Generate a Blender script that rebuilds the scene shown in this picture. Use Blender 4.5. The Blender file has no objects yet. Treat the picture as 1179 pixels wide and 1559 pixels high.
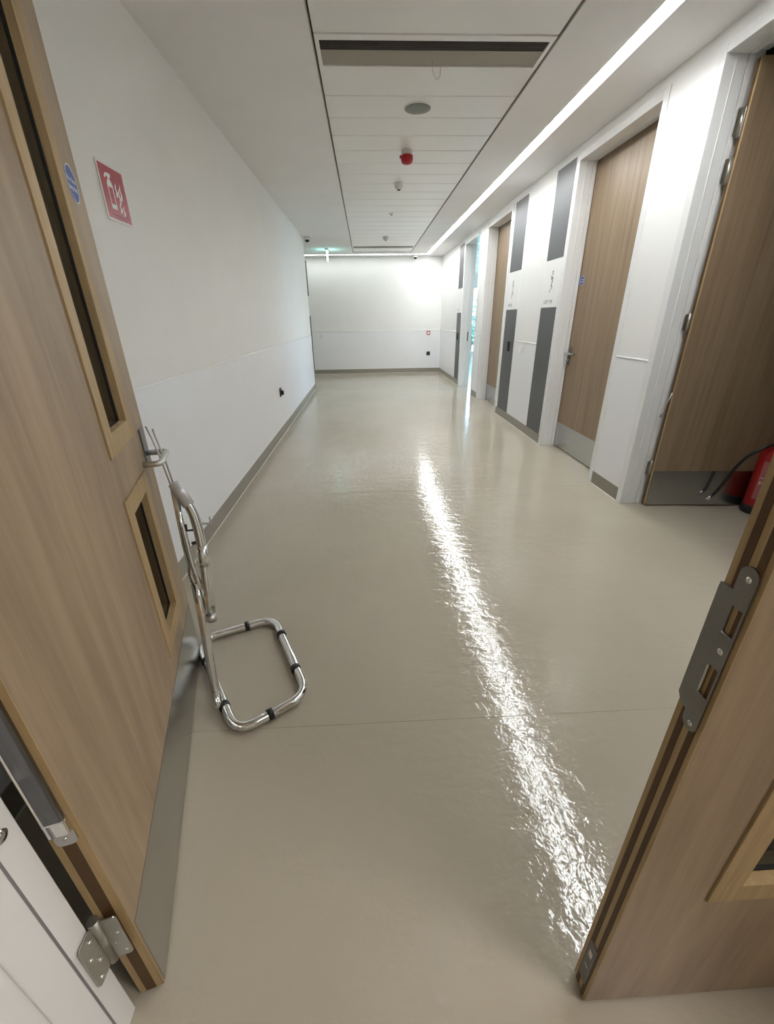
import bpy, bmesh, math, random
from mathutils import Vector, Matrix
random.seed(7)
scene = bpy.context.scene
COL = scene.collection

# ------------------------------------------------------------------ camera
F_PX, PITCH, YAW, ROLL, CAM_H = 639.1, 0.4329, 0.0405, -0.0149, 1.3
cy, sy, cp, sp = math.cos(YAW), math.sin(YAW), math.cos(PITCH), math.sin(PITCH)
fwd = Vector((sy*cp, cy*cp, -sp)); right = Vector((cy, -sy, 0)); up = right.cross(fwd)
cr, sr = math.cos(ROLL), math.sin(ROLL)
Rv = right*cr + up*sr; Uv = up*cr - right*sr
cam_data = bpy.data.cameras.new('camera')
cam_data.sensor_fit = 'VERTICAL'; cam_data.sensor_height = 36.0
cam_data.lens = F_PX/1559.0*36.0
cam_data.clip_start = 0.02; cam_data.clip_end = 200
cam = bpy.data.objects.new('camera', cam_data); COL.objects.link(cam)
M = Matrix((Rv, Uv, -fwd)).transposed().to_4x4(); M.translation = Vector((0, 0, CAM_H))
cam.matrix_world = M
scene.camera = cam

# ------------------------------------------------------------------ world, exposure
world = bpy.data.worlds.new('world'); scene.world = world; world.use_nodes = True
wn = world.node_tree.nodes; wl = world.node_tree.links
bg = wn['Background']
bg.inputs['Color'].default_value = (0.48, 0.72, 1.0, 1)
bg.inputs['Strength'].default_value = 6.0
vs = scene.view_settings
vs.view_transform = 'Standard'; vs.look = 'None'; vs.gamma = 1.0; vs.use_curve_mapping = False
vs.exposure = 1.58
scene.display_settings.display_device = 'sRGB'
LED = 15.0          # brightness of the corridor's LED line
LOBBY = 5.6         # brightness of the ceiling panel in the lobby behind the camera

# ------------------------------------------------------------------ dimensions (metres)
XL, XR, ZC, YB = -1.063, 1.885, 2.614, 11.456      # left wall, right wall, ceiling, back wall
YL_END = 8.89                                       # where the left wall stops
Y0, Y0N = 0.385, 0.15                               # doorway wall, corridor and lobby side
ZR, ZS = 1.0155, 0.107                              # dado seam, skirting
ZH = 2.498                                          # door heads

# ------------------------------------------------------------------ helpers
def link(o, parent=None):
    COL.objects.link(o)
    if parent is not None: o.parent = parent
    return o
def tag(o, label=None, cat=None, group=None, kind=None):
    if label: o['label'] = label
    if cat: o['category'] = cat
    if group: o['group'] = group
    if kind: o['kind'] = kind
    return o
def empty(name, loc=(0, 0, 0), rz=0.0, parent=None):
    o = bpy.data.objects.new(name, None); o.location = loc; o.rotation_euler = (0, 0, rz)
    o.empty_display_size = 0.1
    return link(o, parent)

class MB:
    def __init__(s): s.v = []; s.f = []; s.sm = []
    def box(s, x0, x1, y0, y1, z0, z1):
        b = len(s.v)
        s.v += [(x0,y0,z0),(x1,y0,z0),(x1,y1,z0),(x0,y1,z0),(x0,y0,z1),(x1,y0,z1),(x1,y1,z1),(x0,y1,z1)]
        for q in ((0,3,2,1),(4,5,6,7),(0,1,5,4),(1,2,6,5),(2,3,7,6),(3,0,4,7)):
            s.f.append(tuple(b+i for i in q)); s.sm.append(False)
        return s
    def tube(s, path, r, n=12, caps=True, closed=False):
        P = [Vector(p) for p in path]; m = len(P); b = len(s.v)
        rs = r if isinstance(r, (list, tuple)) else [r]*m
        T = []
        for i in range(m):
            if closed: t = P[(i+1) % m]-P[i-1]
            else: t = P[min(i+1, m-1)]-P[max(i-1, 0)]
            T.append(t.normalized())
        a = Vector((0,0,1)) if abs(T[0].z) < .9 else Vector((1,0,0))
        N = (a-T[0]*a.dot(T[0])).normalized()
        for i in range(m):
            N = (N-T[i]*N.dot(T[i])).normalized(); B = T[i].cross(N)
            for k in range(n):
                t = 2*math.pi*k/n
                s.v.append(tuple(P[i]+(N*math.cos(t)+B*math.sin(t))*rs[i]))
        for i in range(m if closed else m-1):
            j = (i+1) % m
            for k in range(n):
                k2 = (k+1) % n
                s.f.append((b+i*n+k, b+i*n+k2, b+j*n+k2, b+j*n+k)); s.sm.append(True)
        if caps and not closed:
            s.f.append(tuple(b+k for k in range(n))[::-1]); s.sm.append(False)
            s.f.append(tuple(b+(m-1)*n+k for k in range(n))); s.sm.append(False)
        return s
    def cyl(s, p0, p1, r, n=20): return s.tube([p0, p1], r, n)
    def lathe(s, prof, c=(0,0,0), n=32, axis='z'):
        b = len(s.v); m = len(prof)
        for (r, h) in prof:
            for k in range(n):
                t = 2*math.pi*k/n; x, y = r*math.cos(t), r*math.sin(t)
                if axis == 'z': p = (c[0]+x, c[1]+y, c[2]+h)
                elif axis == 'x': p = (c[0]+h, c[1]+x, c[2]+y)
                else: p = (c[0]+x, c[1]+h, c[2]+y)
                s.v.append(p)
        for i in range(m-1):
            for k in range(n):
                k2 = (k+1) % n
                s.f.append((b+i*n+k, b+i*n+k2, b+(i+1)*n+k2, b+(i+1)*n+k)); s.sm.append(True)
        s.f.append(tuple(b+k for k in range(n))[::-1]); s.sm.append(False)
        s.f.append(tuple(b+(m-1)*n+k for k in range(n))); s.sm.append(False)
        return s
    def grid(s, us, vs_, holes, t0, t1, mp):
        """slab in (u, v) with rectangular holes, thickness t0..t1; mp maps (u,v,t) to xyz"""
        us = sorted(set(us + [h[0] for h in holes] + [h[1] for h in holes]))
        vs_ = sorted(set(vs_ + [h[2] for h in holes] + [h[3] for h in holes]))
        us = [u for u in us if us[0] <= u <= us[-1]]
        def solid(i, j):
            if i < 0 or j < 0 or i >= len(us)-1 or j >= len(vs_)-1: return False
            cu, cv = (us[i]+us[i+1])/2, (vs_[j]+vs_[j+1])/2
            return not any(h[0] < cu < h[1] and h[2] < cv < h[3] for h in holes)
        def quad(a):
            b = len(s.v); s.v += [mp(*p) for p in a]; s.f.append((b, b+1, b+2, b+3)); s.sm.append(False)
        for i in range(len(us)-1):
            for j in range(len(vs_)-1):
                if not solid(i, j): continue
                a, b_, c, d = us[i], us[i+1], vs_[j], vs_[j+1]
                quad([(a,c,t0),(b_,c,t0),(b_,d,t0),(a,d,t0)])
                quad([(a,c,t1),(a,d,t1),(b_,d,t1),(b_,c,t1)])
                if not solid(i-1, j): quad([(a,c,t0),(a,d,t0),(a,d,t1),(a,c,t1)])
                if not solid(i+1, j): quad([(b_,c,t0),(b_,c,t1),(b_,d,t1),(b_,d,t0)])
                if not solid(i, j-1): quad([(a,c,t0),(a,c,t1),(b_,c,t1),(b_,c,t0)])
                if not solid(i, j+1): quad([(a,d,t0),(b_,d,t0),(b_,d,t1),(a,d,t1)])
        return s
    def mesh(s, name):
        me = bpy.data.meshes.new(name); me.from_pydata(s.v, [], s.f)
        me.polygons.foreach_set('use_smooth', s.sm)
        bm = bmesh.new(); bm.from_mesh(me)
        bmesh.ops.remove_doubles(bm, verts=bm.verts, dist=1e-6)
        bmesh.ops.recalc_face_normals(bm, faces=bm.faces)
        bm.to_mesh(me); bm.free(); me.update()
        return me
    def build(s, name, mat, parent=None, bevel=0, seg=2):
        me = s.mesh(name); me.materials.append(mat)
        o = bpy.data.objects.new(name, me); link(o, parent)
        if bevel:
            md = o.modifiers.new('bevel', 'BEVEL'); md.width = bevel; md.segments = seg
            md.limit_method = 'ANGLE'; md.angle_limit = math.radians(50)
        return o
def obj_from_mesh(name, me, mat, parent=None):
    me.materials.clear(); me.materials.append(mat)
    return link(bpy.data.objects.new(name, me), parent)

def fillet(pts, r, n=6, closed=False):
    P = [Vector(p) for p in pts]; out = []; m = len(P)
    for i in range(m):
        if not closed and i in (0, m-1): out.append(P[i]); continue
        a, b, c = P[i-1], P[i], P[(i+1) % m]
        d = min(r, (a-b).length*.48, (c-b).length*.48)
        p, q = b+(a-b).normalized()*d, b+(c-b).normalized()*d
        for k in range(n+1):
            t = k/n; out.append(p*(1-t)**2+b*2*t*(1-t)+q*t*t)
    return out

def shape_mesh(name, outlines, depth):
    """filled 2D outlines (holes by even-odd) in the XY plane, thickness 0..depth in Z"""
    cu = bpy.data.curves.new(name, 'CURVE'); cu.dimensions = '2D'; cu.fill_mode = 'BOTH'
    cu.extrude = depth/2
    for ol in outlines:
        sp_ = cu.splines.new('POLY'); sp_.points.add(len(ol)-1)
        for k, (x, y) in enumerate(ol): sp_.points[k].co = (x, y, 0, 1)
        sp_.use_cyclic_u = True
    ob = bpy.data.objects.new(name, cu); COL.objects.link(ob)
    dg = bpy.context.evaluated_depsgraph_get(); me = bpy.data.meshes.new_from_object(ob.evaluated_get(dg))
    bpy.data.objects.remove(ob); bpy.data.curves.remove(cu)
    me.name = name
    me.transform(Matrix.Translation((0, 0, depth/2)))
    return me
def text_mesh(name, txt, size, depth=0.0006, align='CENTER'):
    cu = bpy.data.curves.new(name, 'FONT'); cu.body = txt; cu.size = size; cu.extrude = depth/2
    cu.align_x = align; cu.align_y = 'CENTER'; cu.resolution_u = 3
    ob = bpy.data.objects.new(name, cu); COL.objects.link(ob)
    dg = bpy.context.evaluated_depsgraph_get(); me = bpy.data.meshes.new_from_object(ob.evaluated_get(dg))
    bpy.data.objects.remove(ob); bpy.data.curves.remove(cu)
    me.name = name
    me.transform(Matrix.Translation((0, 0, depth/2)))
    return me
def frame_m(o, ex, ey):
    """matrix that carries XY shapes onto a plane at o spanned by ex, ey"""
    ex = Vector(ex).normalized(); ey = Vector(ey).normalized(); ez = ex.cross(ey)
    m = Matrix((ex, ey, ez)).transposed().to_4x4(); m.translation = Vector(o)
    return m
def circle(r, n=40, c=(0, 0)): return [(c[0]+r*math.cos(2*math.pi*k/n), c[1]+r*math.sin(2*math.pi*k/n)) for k in range(n)]
def rrect(x0, x1, y0, y1, r, n=5):
    o = []
    for (cx, cy_, a) in ((x1-r, y1-r, 0), (x0+r, y1-r, 90), (x0+r, y0+r, 180), (x1-r, y0+r, 270)):
        for k in range(n+1):
            t = math.radians(a+90*k/n); o.append((cx+r*math.cos(t), cy_+r*math.sin(t)))
    return o

# ------------------------------------------------------------------ materials
def nodes(name):
    m = bpy.data.materials.new(name); m.use_nodes = True
    nt = m.node_tree; b = nt.nodes['Principled BSDF']
    return m, nt, b
def sock(nt, node, name): return node.inputs[name]
def mapped(nt, scale, rot=(0, 0, 0)):
    tc = nt.nodes.new('ShaderNodeTexCoord'); mp = nt.nodes.new('ShaderNodeMapping')
    mp.inputs['Scale'].default_value = scale; mp.inputs['Rotation'].default_value = rot
    nt.links.new(tc.outputs['Object'], mp.inputs['Vector'])
    return mp.outputs['Vector']
def noise(nt, vec, scale, detail=3, rough=.55, dist=0):
    n = nt.nodes.new('ShaderNodeTexNoise'); n.inputs['Scale'].default_value = scale
    n.inputs['Detail'].default_value = detail; n.inputs['Roughness'].default_value = rough
    n.inputs['Distortion'].default_value = dist
    nt.links.new(vec, n.inputs['Vector']); return n.outputs['Fac']
def ramp(nt, fac, stops):
    r = nt.nodes.new('ShaderNodeValToRGB'); e = r.color_ramp.elements
    while len(e) < len(stops): e.new(.5)
    for k, (p, c) in enumerate(stops): e[k].position = p; e[k].color = (*c, 1)
    nt.links.new(fac, r.inputs['Fac']); return r.outputs['Color']
def bump(nt, b, h, strength, dist=.001, prev=None):
    n = nt.nodes.new('ShaderNodeBump'); n.inputs['Strength'].default_value = strength
    n.inputs['Distance'].default_value = dist
    nt.links.new(h, n.inputs['Height'])
    if prev is not None: nt.links.new(prev, n.inputs['Normal'])
    nt.links.new(n.outputs['Normal'], b.inputs['Normal']); return n.outputs['Normal']
def srgb(*c):
    return tuple(((v/255)/12.92 if v/255 <= .04045 else ((v/255+.055)/1.055)**2.4) for v in c)

def paint(name, col, rough=.5, var=.04, bumps=.05, scale=60, spec=.5):
    m, nt, b = nodes(name)
    v = mapped(nt, (1, 1, 1)); f = noise(nt, v, 2.5, 4)
    lo = tuple(c*(1-var) for c in col); hi = tuple(min(1, c*(1+var)) for c in col)
    nt.links.new(ramp(nt, f, [(.3, lo), (.7, hi)]), b.inputs['Base Color'])
    b.inputs['Roughness'].default_value = rough
    b.inputs['Specular IOR Level'].default_value = spec
    if bumps: bump(nt, b, noise(nt, v, scale, 3), bumps, .002)
    return m
def metal(name, col, rough=.25, aniso_scale=None, var=.06):
    m, nt, b = nodes(name)
    b.inputs['Metallic'].default_value = 1
    v = mapped(nt, aniso_scale or (30, 30, 30)); f = noise(nt, v, 6, 4)
    lo = tuple(c*(1-var) for c in col); hi = tuple(min(1, c*(1+var)) for c in col)
    nt.links.new(ramp(nt, f, [(.3, lo), (.7, hi)]), b.inputs['Base Color'])
    mr = nt.nodes.new('ShaderNodeMapRange'); mr.inputs['To Min'].default_value = rough*.8; mr.inputs['To Max'].default_value = rough*1.25
    nt.links.new(f, mr.inputs['Value']); nt.links.new(mr.outputs['Result'], b.inputs['Roughness'])
    return m
def wood(name, cols, grain=(34, 34, 1.3), rough=.42, big=(5, 5, .35), bumps=.12):
    m, nt, b = nodes(name)
    f1 = noise(nt, mapped(nt, grain), 1.6, 6, .62, .6)
    f2 = noise(nt, mapped(nt, big), 1.3, 4, .6, 1.6)
    f3 = noise(nt, mapped(nt, (150, 150, 5)), 1.5, 3)
    mx = nt.nodes.new('ShaderNodeMath'); mx.operation = 'MULTIPLY_ADD'; mx.inputs[1].default_value = .40
    nt.links.new(f1, mx.inputs[0])
    m2 = nt.nodes.new('ShaderNodeMath'); m2.operation = 'MULTIPLY'; m2.inputs[1].default_value = .45
    nt.links.new(f2, m2.inputs[0]); nt.links.new(m2.outputs[0], mx.inputs[2])
    m3 = nt.nodes.new('ShaderNodeMath'); m3.operation = 'MULTIPLY_ADD'; m3.inputs[1].default_value = .15
    nt.links.new(f3, m3.inputs[0]); nt.links.new(mx.outputs[0], m3.inputs[2])
    nt.links.new(ramp(nt, m3.outputs[0], [(.30, cols[0]), (.5, cols[1]), (.72, cols[2])]), b.inputs['Base Color'])
    b.inputs['Roughness'].default_value = rough
    bump(nt, b, f1, bumps, .001)
    return m
def plain(name, col, rough=.4, var=.05, metallic=0):
    m, nt, b = nodes(name)
    f = noise(nt, mapped(nt, (1, 1, 1)), 40, 2)
    lo = tuple(c*(1-var) for c in col); hi = tuple(min(1, c*(1+var)) for c in col)
    nt.links.new(ramp(nt, f, [(.3, lo), (.7, hi)]), b.inputs['Base Color'])
    b.inputs['Roughness'].default_value = rough; b.inputs['Metallic'].default_value = metallic
    return m
def emit(name, col, strength):
    m, nt, b = nodes(name)
    b.inputs['Base Color'].default_value = (.9, .9, .9, 1)
    b.inputs['Emission Color'].default_value = (*col, 1); b.inputs['Emission Strength'].default_value = strength
    return m
def glass(name, tint=(.93, .97, .96)):
    m = bpy.data.materials.new(name); m.use_nodes = True; nt = m.node_tree
    nt.nodes.clear()
    out = nt.nodes.new('ShaderNodeOutputMaterial'); mix = nt.nodes.new('ShaderNodeMixShader')
    tr = nt.nodes.new('ShaderNodeBsdfTransparent'); gl = nt.nodes.new('ShaderNodeBsdfGlossy')
    fr = nt.nodes.new('ShaderNodeFresnel'); fr.inputs['IOR'].default_value = 1.5
    tr.inputs['Color'].default_value = (*tint, 1); gl.inputs['Roughness'].default_value = .02
    nt.links.new(fr.outputs[0], mix.inputs[0]); nt.links.new(tr.outputs[0], mix.inputs[1])
    nt.links.new(gl.outputs[0], mix.inputs[2]); nt.links.new(mix.outputs[0], out.inputs['Surface'])
    return m

def floor_material():
    m, nt, b = nodes('vinyl_floor')
    v = mapped(nt, (1, 1, 1))
    f = noise(nt, v, 420, 2); f2 = noise(nt, v, 1.1, 4)
    add = nt.nodes.new('ShaderNodeMath'); add.operation = 'MULTIPLY_ADD'; add.inputs[1].default_value = .35
    nt.links.new(f, add.inputs[0])
    m2 = nt.nodes.new('ShaderNodeMath'); m2.operation = 'MULTIPLY'; m2.inputs[1].default_value = .65
    nt.links.new(f2, m2.inputs[0]); nt.links.new(m2.outputs[0], add.inputs[2])
    nt.links.new(ramp(nt, add.outputs[0], [(.3, (.410, .367, .288)), (.7, (.482, .433, .346))]), b.inputs['Base Color'])
    b.inputs['Specular IOR Level'].default_value = .5
    r = noise(nt, v, 3, 3)
    mr = nt.nodes.new('ShaderNodeMapRange'); mr.inputs['To Min'].default_value = .055; mr.inputs['To Max'].default_value = .10
    nt.links.new(r, mr.inputs['Value']); nt.links.new(mr.outputs['Result'], b.inputs['Roughness'])
    # trowel waves across the corridor, then fine orange peel
    w1 = noise(nt, mapped(nt, (2.6, 7.0, 1)), 1.0, 3, .5, .5)
    w2 = noise(nt, mapped(nt, (26, 26, 1)), 1.0, 2, .5, .3)
    w3 = noise(nt, mapped(nt, (110, 110, 1)), 1.0, 2, .5)
    n1 = bump(nt, b, w1, 1.0, .0020)
    w4 = noise(nt, mapped(nt, (9, 17, 1)), 1.0, 3, .55, .4)
    n1 = bump(nt, b, w4, 1.0, .0018, n1)
    n2 = bump(nt, b, w2, 1.0, .0012, n1)
    bump(nt, b, w3, 1.0, .00036, n2)
    return m

M_ = {}
M_['floor'] = floor_material()
M_['screed'] = plain('screed', (.30, .28, .25), .8)
M_['wall'] = paint('wall_paint', (.87, .865, .84), .55, .015, .06, 140)
M_['shadewall'] = paint('side_room_shade', (.16, .14, .115), .6, .05, .05, 100)  # wall colour darkened to cut bounce; the room's gloom is put into it
M_['dado'] = paint('dado_sheet', (.87, .87, .885), .34, .01, .02, 60)
M_['ceiling'] = paint('ceiling_paint', (.87, .855, .845), .6, .02, .05, 160)
M_['plank'] = paint('metal_plank_paint', (.87, .86, .835), .32, .01, .015, 40)
M_['frame'] = paint('white_frame_gloss', (.84, .84, .83), .20, .01, .02, 20)
M_['skirt'] = paint('skirting_vinyl', (.30, .275, .225), .45, .05, .05, 120)
M_['weld'] = plain('weld_bead', (.72, .70, .63), .35)
M_['seal'] = plain('dado_sealant', (.88, .88, .86), .22)
M_['oak'] = wood('oak_veneer', [srgb(122, 102, 82), srgb(154, 132, 106), srgb(180, 157, 128)], grain=(16, 16, 1.0), big=(3.2, 3.2, .5))
M_['oak2'] = wood('oak_veneer_fine', [srgb(118, 98, 74), srgb(145, 123, 97), srgb(163, 142, 115)], grain=(26, 26, .9), big=(7, 7, .2))
M_['lip'] = wood('oak_lipping', [srgb(148, 122, 82), srgb(176, 150, 108), srgb(194, 168, 126)], grain=(60, 60, 3), rough=.5)
M_['strip'] = plain('brown_intumescent', srgb(84, 58, 28), .55, .1)
M_['gasket'] = plain('black_gasket', (.012, .011, .011), .5)
M_['sealgrey'] = plain('grey_seal', (.22, .20, .21), .6)
M_['steel'] = metal('brushed_steel', (.60, .60, .59), .30, (3, 3, 200))
M_['plate'] = metal('kick_plate_steel', (.50, .50, .49), .24, (2, 200, 2), .04)
M_['strike'] = metal('dark_strike_steel', (.30, .295, .28), .34, (40, 40, 40))
M_['channel'] = metal('dark_channel_metal', (.20, .20, .215), .30, (40, 40, 2))
M_['chrome'] = metal('chrome', (.78, .78, .77), .07, None, .02)
M_['hinge'] = metal('hinge_steel', (.46, .455, .42), .33, (30, 30, 90))
M_['black'] = plain('black_plastic', (.010, .010, .010), .4)
M_['darkgrey'] = plain('black_switch', (.02, .02, .02), .3)
M_['whiteplastic'] = plain('white_plastic', (.78, .78, .77), .35)
M_['greyplastic'] = plain('grey_speaker_mesh', (.25, .265, .235), .6)
M_['red'] = plain('red_plastic', (.42, .012, .016), .3)
M_['extred'] = plain('extinguisher_red', (.34, .008, .008), .25)
M_['signred'] = plain('sign_red', srgb(176, 42, 58), .3)
M_['signwhite'] = plain('sign_white', srgb(238, 234, 230), .3)
M_['blue'] = plain('sign_blue', srgb(38, 84, 172), .35)
M_['panelgrey'] = paint('grey_wall_vinyl', (.098, .100, .104), .45, .06, .08, 300)
M_['print'] = plain('grey_print', srgb(118, 118, 130), .5)
M_['sleeve'] = None
M_['glass'] = glass('clear_glass')
M_['louvre'] = paint('louvre_paint', (.46, .43, .37), .5, .02, 0)
M_['louvreshade'] = paint('louvre_shade', (.15, .13, .115), .5, .05, 0)  # darker copy of the louvre paint: shade on the near slats as colour
M_['led'] = emit('led_diffuser', (.955, .985, 1.0), LED)
M_['led2'] = emit('led_diffuser_dimmed', (.955, .985, 1.0), LED*.28)
M_['lobbylight'] = emit('lobby_panel_light', (1.0, .925, .865), LOBBY)
M_['exit'] = emit('exit_sign_glow', (.35, .95, .85), 3.0)
M_['spot'] = emit('emergency_led', (.75, .88, 1.0), 4.0)
M_['leaf'] = paint('foliage_green', (.11, .22, .18), .5, .3, 0)
M_['bark'] = paint('bark', (.12, .08, .05), .8, .2, 0)
M_['ground'] = paint('outside_ground', (.30, .32, .26), .8, .1, 0)
def sleeve():
    m, nt, b = nodes('clear_plastic_sleeve')
    f = noise(nt, mapped(nt, (1, 1, 1)), 60, 3)
    nt.links.new(ramp(nt, f, [(.3, (.74, .74, .76)), (.7, (.84, .84, .86))]), b.inputs['Base Color'])
    b.inputs['Roughness'].default_value = .25; b.inputs['Transmission Weight'].default_value = .35
    return m
M_['sleeve'] = sleeve()

# ------------------------------------------------------------------ floor
fl = MB().box(-4.4, 7.0, -3.8, 17.0, -.14, -.0012).build('floor', M_['floor'])
tag(fl, 'glossy beige sheet vinyl floor of the corridor', 'floor', kind='structure')
ys = [-3.8, -1.139, 1.037, 3.213, 5.389, 7.565, 9.741, 11.917, 14.093, 17.0]
for a, b_ in zip(ys[:-1], ys[1:]):
    MB().box(-4.4, 7.0, a+.0003, b_-.0003, -.004, 0).build('vinyl_sheet', M_['floor'], fl, .0005, 1)

# ------------------------------------------------------------------ right wall and its doors
XB = 2.09                                    # room side of the right wall
CAS = .056
DOORS = [(1.735, 2.83), (3.335, 4.432), (6.262, 7.355), (7.84, 8.945)]
holes = [(a-CAS, b+CAS, -1, ZH+CAS) for a, b in DOORS]
wr = MB().grid([Y0N, YB+.2], [-.002, ZC+.05], holes, XR, XB, lambda u, v, t: (t, u, v)).build('wall_right', M_['wall'])
tag(wr, 'white corridor wall on the right with four doorways', 'wall', kind='structure')
gaps = [(Y0, DOORS[0][0]-CAS), (DOORS[0][1]+CAS, DOORS[1][0]-CAS), (4.907, 5.68), (DOORS[2][1]+CAS, DOORS[3][0]-CAS), (9.43, YB)]
bbr = empty('baseboard_right', (XR, Y0, 0)); tag(bbr, 'grey-brown coved skirting along the right wall', 'skirting', kind='structure')
def at_parent(o, p): o.matrix_parent_inverse = p.matrix_basis.inverted() if False else Matrix.Translation(-Vector(p.location)); return o
for (a, b_) in gaps:
    MB().box(XR-.003, XR+.001, a, b_, ZS, ZR).build('dado_sheet', M_['dado'], wr)
    MB().box(XR-.0055, XR+.001, a, b_, ZR-.0045, ZR+.0045).build('dado_seal', M_['seal'], wr, .0015)
for (a, b_) in [gaps[0], gaps[1], (DOORS[1][1]+CAS, DOORS[2][0]-CAS), gaps[3], (DOORS[3][1]+CAS, YB)]:
    at_parent(MB().box(XR-.006, XR+.001, a, b_, .004, ZS).build('skirting', M_['skirt'], bbr, .002), bbr)
    at_parent(MB().box(XR-.011, XR+.001, a, b_, -.001, .005).build('weld_bead', M_['weld'], bbr, .002), bbr)

def lever_handle(parent, c, along, out, z, size=1.0):
    """steel backplate with a return-to-door lever and a thumb turn; 'along' is the lever direction"""
    c = Vector(c); al = Vector(along); ou = Vector(out)
    def P(a, o, h): return tuple(c+al*a+ou*o+Vector((0, 0, h)))
    m = MB()
    pts = rrect(-.024, .024, -.085, .085, .008)
    me = shape_mesh('back_plate', [pts], .004); me.transform(frame_m(P(0, 0, z-.028), al, (0, 0, 1)) if al.cross(Vector((0, 0, 1))).dot(ou) > 0 else frame_m(P(0, 0, z-.028), -al, (0, 0, 1)))
    bp = obj_from_mesh('back_plate', me, M_['channel'], parent)
    MB().tube(fillet([P(0, .003, z), P(0, .055, z), P(.125, .055, z), P(.125, .012, z)], .018), .0095, 12).build('lever', M_['steel'], parent)
    MB().cyl(P(0, .003, z-.068), P(0, .022, z-.068), .010, 14).tube([P(-.016, .024, z-.068), P(.016, .024, z-.068)], .005, 8).build('thumb_turn', M_['steel'], parent)

def blue_sticker(parent, o, ex, r=.04):
    me = shape_mesh('fire_door_sticker', [circle(r, 36)], .0008); mt = frame_m(o, ex, (0, 0, 1)); me.transform(mt)
    s = obj_from_mesh('fire_door_sticker', me, M_['blue'], parent); s['label'] = 'round blue fire door sticker'
    rm = shape_mesh('sticker_rim', [circle(r, 36), circle(r*.93, 36)], .0004); rm.transform(Matrix.Translation((0, 0, .0008))); rm.transform(mt)
    obj_from_mesh('sticker_rim', rm, M_['signwhite'], s)
    for k, t in enumerate(('Fire door', 'keep shut')):
        me = text_mesh('lettering', t, r*.40, .0003)
        me.transform(Matrix.Translation((0, r*(.20-.42*k), .0008))); me.transform(mt)
        obj_from_mesh('lettering', me, M_['signwhite'], s)

def hinge(parent, c, u1, u2, z0, z1, w1=.03, w2=.03, r=.007, mat='hinge'):
    """butt hinge: knuckle at c, flaps leaving along u1 and u2"""
    c = Vector(c); m = MB()
    root = MB().cyl((c.x, c.y, z0), (c.x, c.y, z1), r, 14).build('hinge', M_[mat], parent)
    for (uv, w) in ((u1, w1), (u2, w2)):
        uv = Vector(uv).normalized()
        me = shape_mesh('hinge_flap', [rrect(0, w, z0+.004, z1-.004, .008)], .0025)
        me.transform(frame_m((c.x, c.y, 0), uv, (0, 0, 1)))
        f = obj_from_mesh('hinge_flap', me, M_[mat], root)
    return root

def right_door(n, y0, y1, label, state):
    d = empty('door_%d' % n, (XR, y0, 0)); tag(d, label, 'door', kind='structure')
    def add(o): return at_parent(o, d)
    fx = XR-.007
    for (ya, s) in ((y1, 1), (y0, -1)):
        m = MB()
        def bx(x0, x1, a, b): m.box(x0, x1, min(ya+s*a, ya+s*b), max(ya+s*a, ya+s*b), 0, ZH+CAS)
        bx(fx, 1.998, 0, CAS); bx(1.998, 2.003, .006, CAS); bx(2.003, 2.033, 0, CAS); bx(2.033, XB+.004, .013, CAS)
        bx(1.936, 1.944, -.003, .01)
        add(m.build('jamb', M_['frame'], d, .003))
    m = MB().box(fx, 1.998, y0, y1, ZH, ZH+CAS).box(1.998, 2.003, y0, y1, ZH+.006, ZH+CAS).box(2.003, 2.033, y0, y1, ZH, ZH+CAS).box(2.033, XB+.004, y0, y1, ZH+.013, ZH+CAS)
    add(m.build('door_head', M_['frame'], d, .003))
    w = y1-y0+.020; h = ZH+.008
    # leaf in local coordinates: x along the leaf, y thickness (corridor face at y=0)
    lf = empty('leaf_pivot') if False else None
    leaf = MB().box(0, w, 0, .048, .006, h).build('leaf', M_['oak2'], d, .0015)
    if state == 'closed':       # hinged near, latch far
        leaf.matrix_parent_inverse = Matrix.Translation(-Vector(d.location))
        leaf.matrix_basis = frame_m((2.037, y0-.010, 0), (0, 1, 0), (1, 0, 0))
        leaf.matrix_basis = Matrix(((0, 1, 0, 2.037), (1, 0, 0, y0-.010), (0, 0, 1, 0), (0, 0, 0, 1)))
        # mirrored basis would flip normals: build it upright instead
        leaf.data = MB().box(2.037, 2.085, y0-.010, y1+.010, .006, h).mesh('leaf'); leaf.data.materials.append(M_['oak2'])
        leaf.matrix_basis = Matrix.Identity(4)
        k = MB().box(2.0355, 2.0372, y0-.006, y1+.006, .012, .262).build('kick_plate', M_['plate'], leaf)
        hd = empty('handle', (2.037, y1-.050, .93)); hd.parent = leaf
        MB().box(2.0365, 2.0855, y1+.0095, y1+.0115, .006, h).build('edge_lipping', M_['lip'], leaf)
        bpy.data.objects.remove(hd)
        lever_handle(leaf, (2.0368, y1-.036 if n == 4 else y0+.036, 0), (0, -1, 0) if n == 4 else (0, 1, 0), (-1, 0, 0), .955)
    return d, leaf, w, h

d3, leaf3, *_ = right_door(3, *DOORS[0], 'nearest right-hand doorway with its oak door swung open into a dark room', 'open')
d4, leaf4, *_ = right_door(4, *DOORS[1], 'closed oak door with blue sticker, second doorway on the right wall', 'closed')
d5, leaf5, *_ = right_door(5, *DOORS[2], 'narrow-looking closed oak door between two grey sign panels and the daylit doorway', 'closed')
d6, leaf6, *_ = right_door(6, *DOORS[3], 'far open doorway on the right spilling blue daylight', 'open')
blue_sticker(leaf4, (2.0368, 4.382, 1.592), (0, -1, 0), .042)

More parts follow.
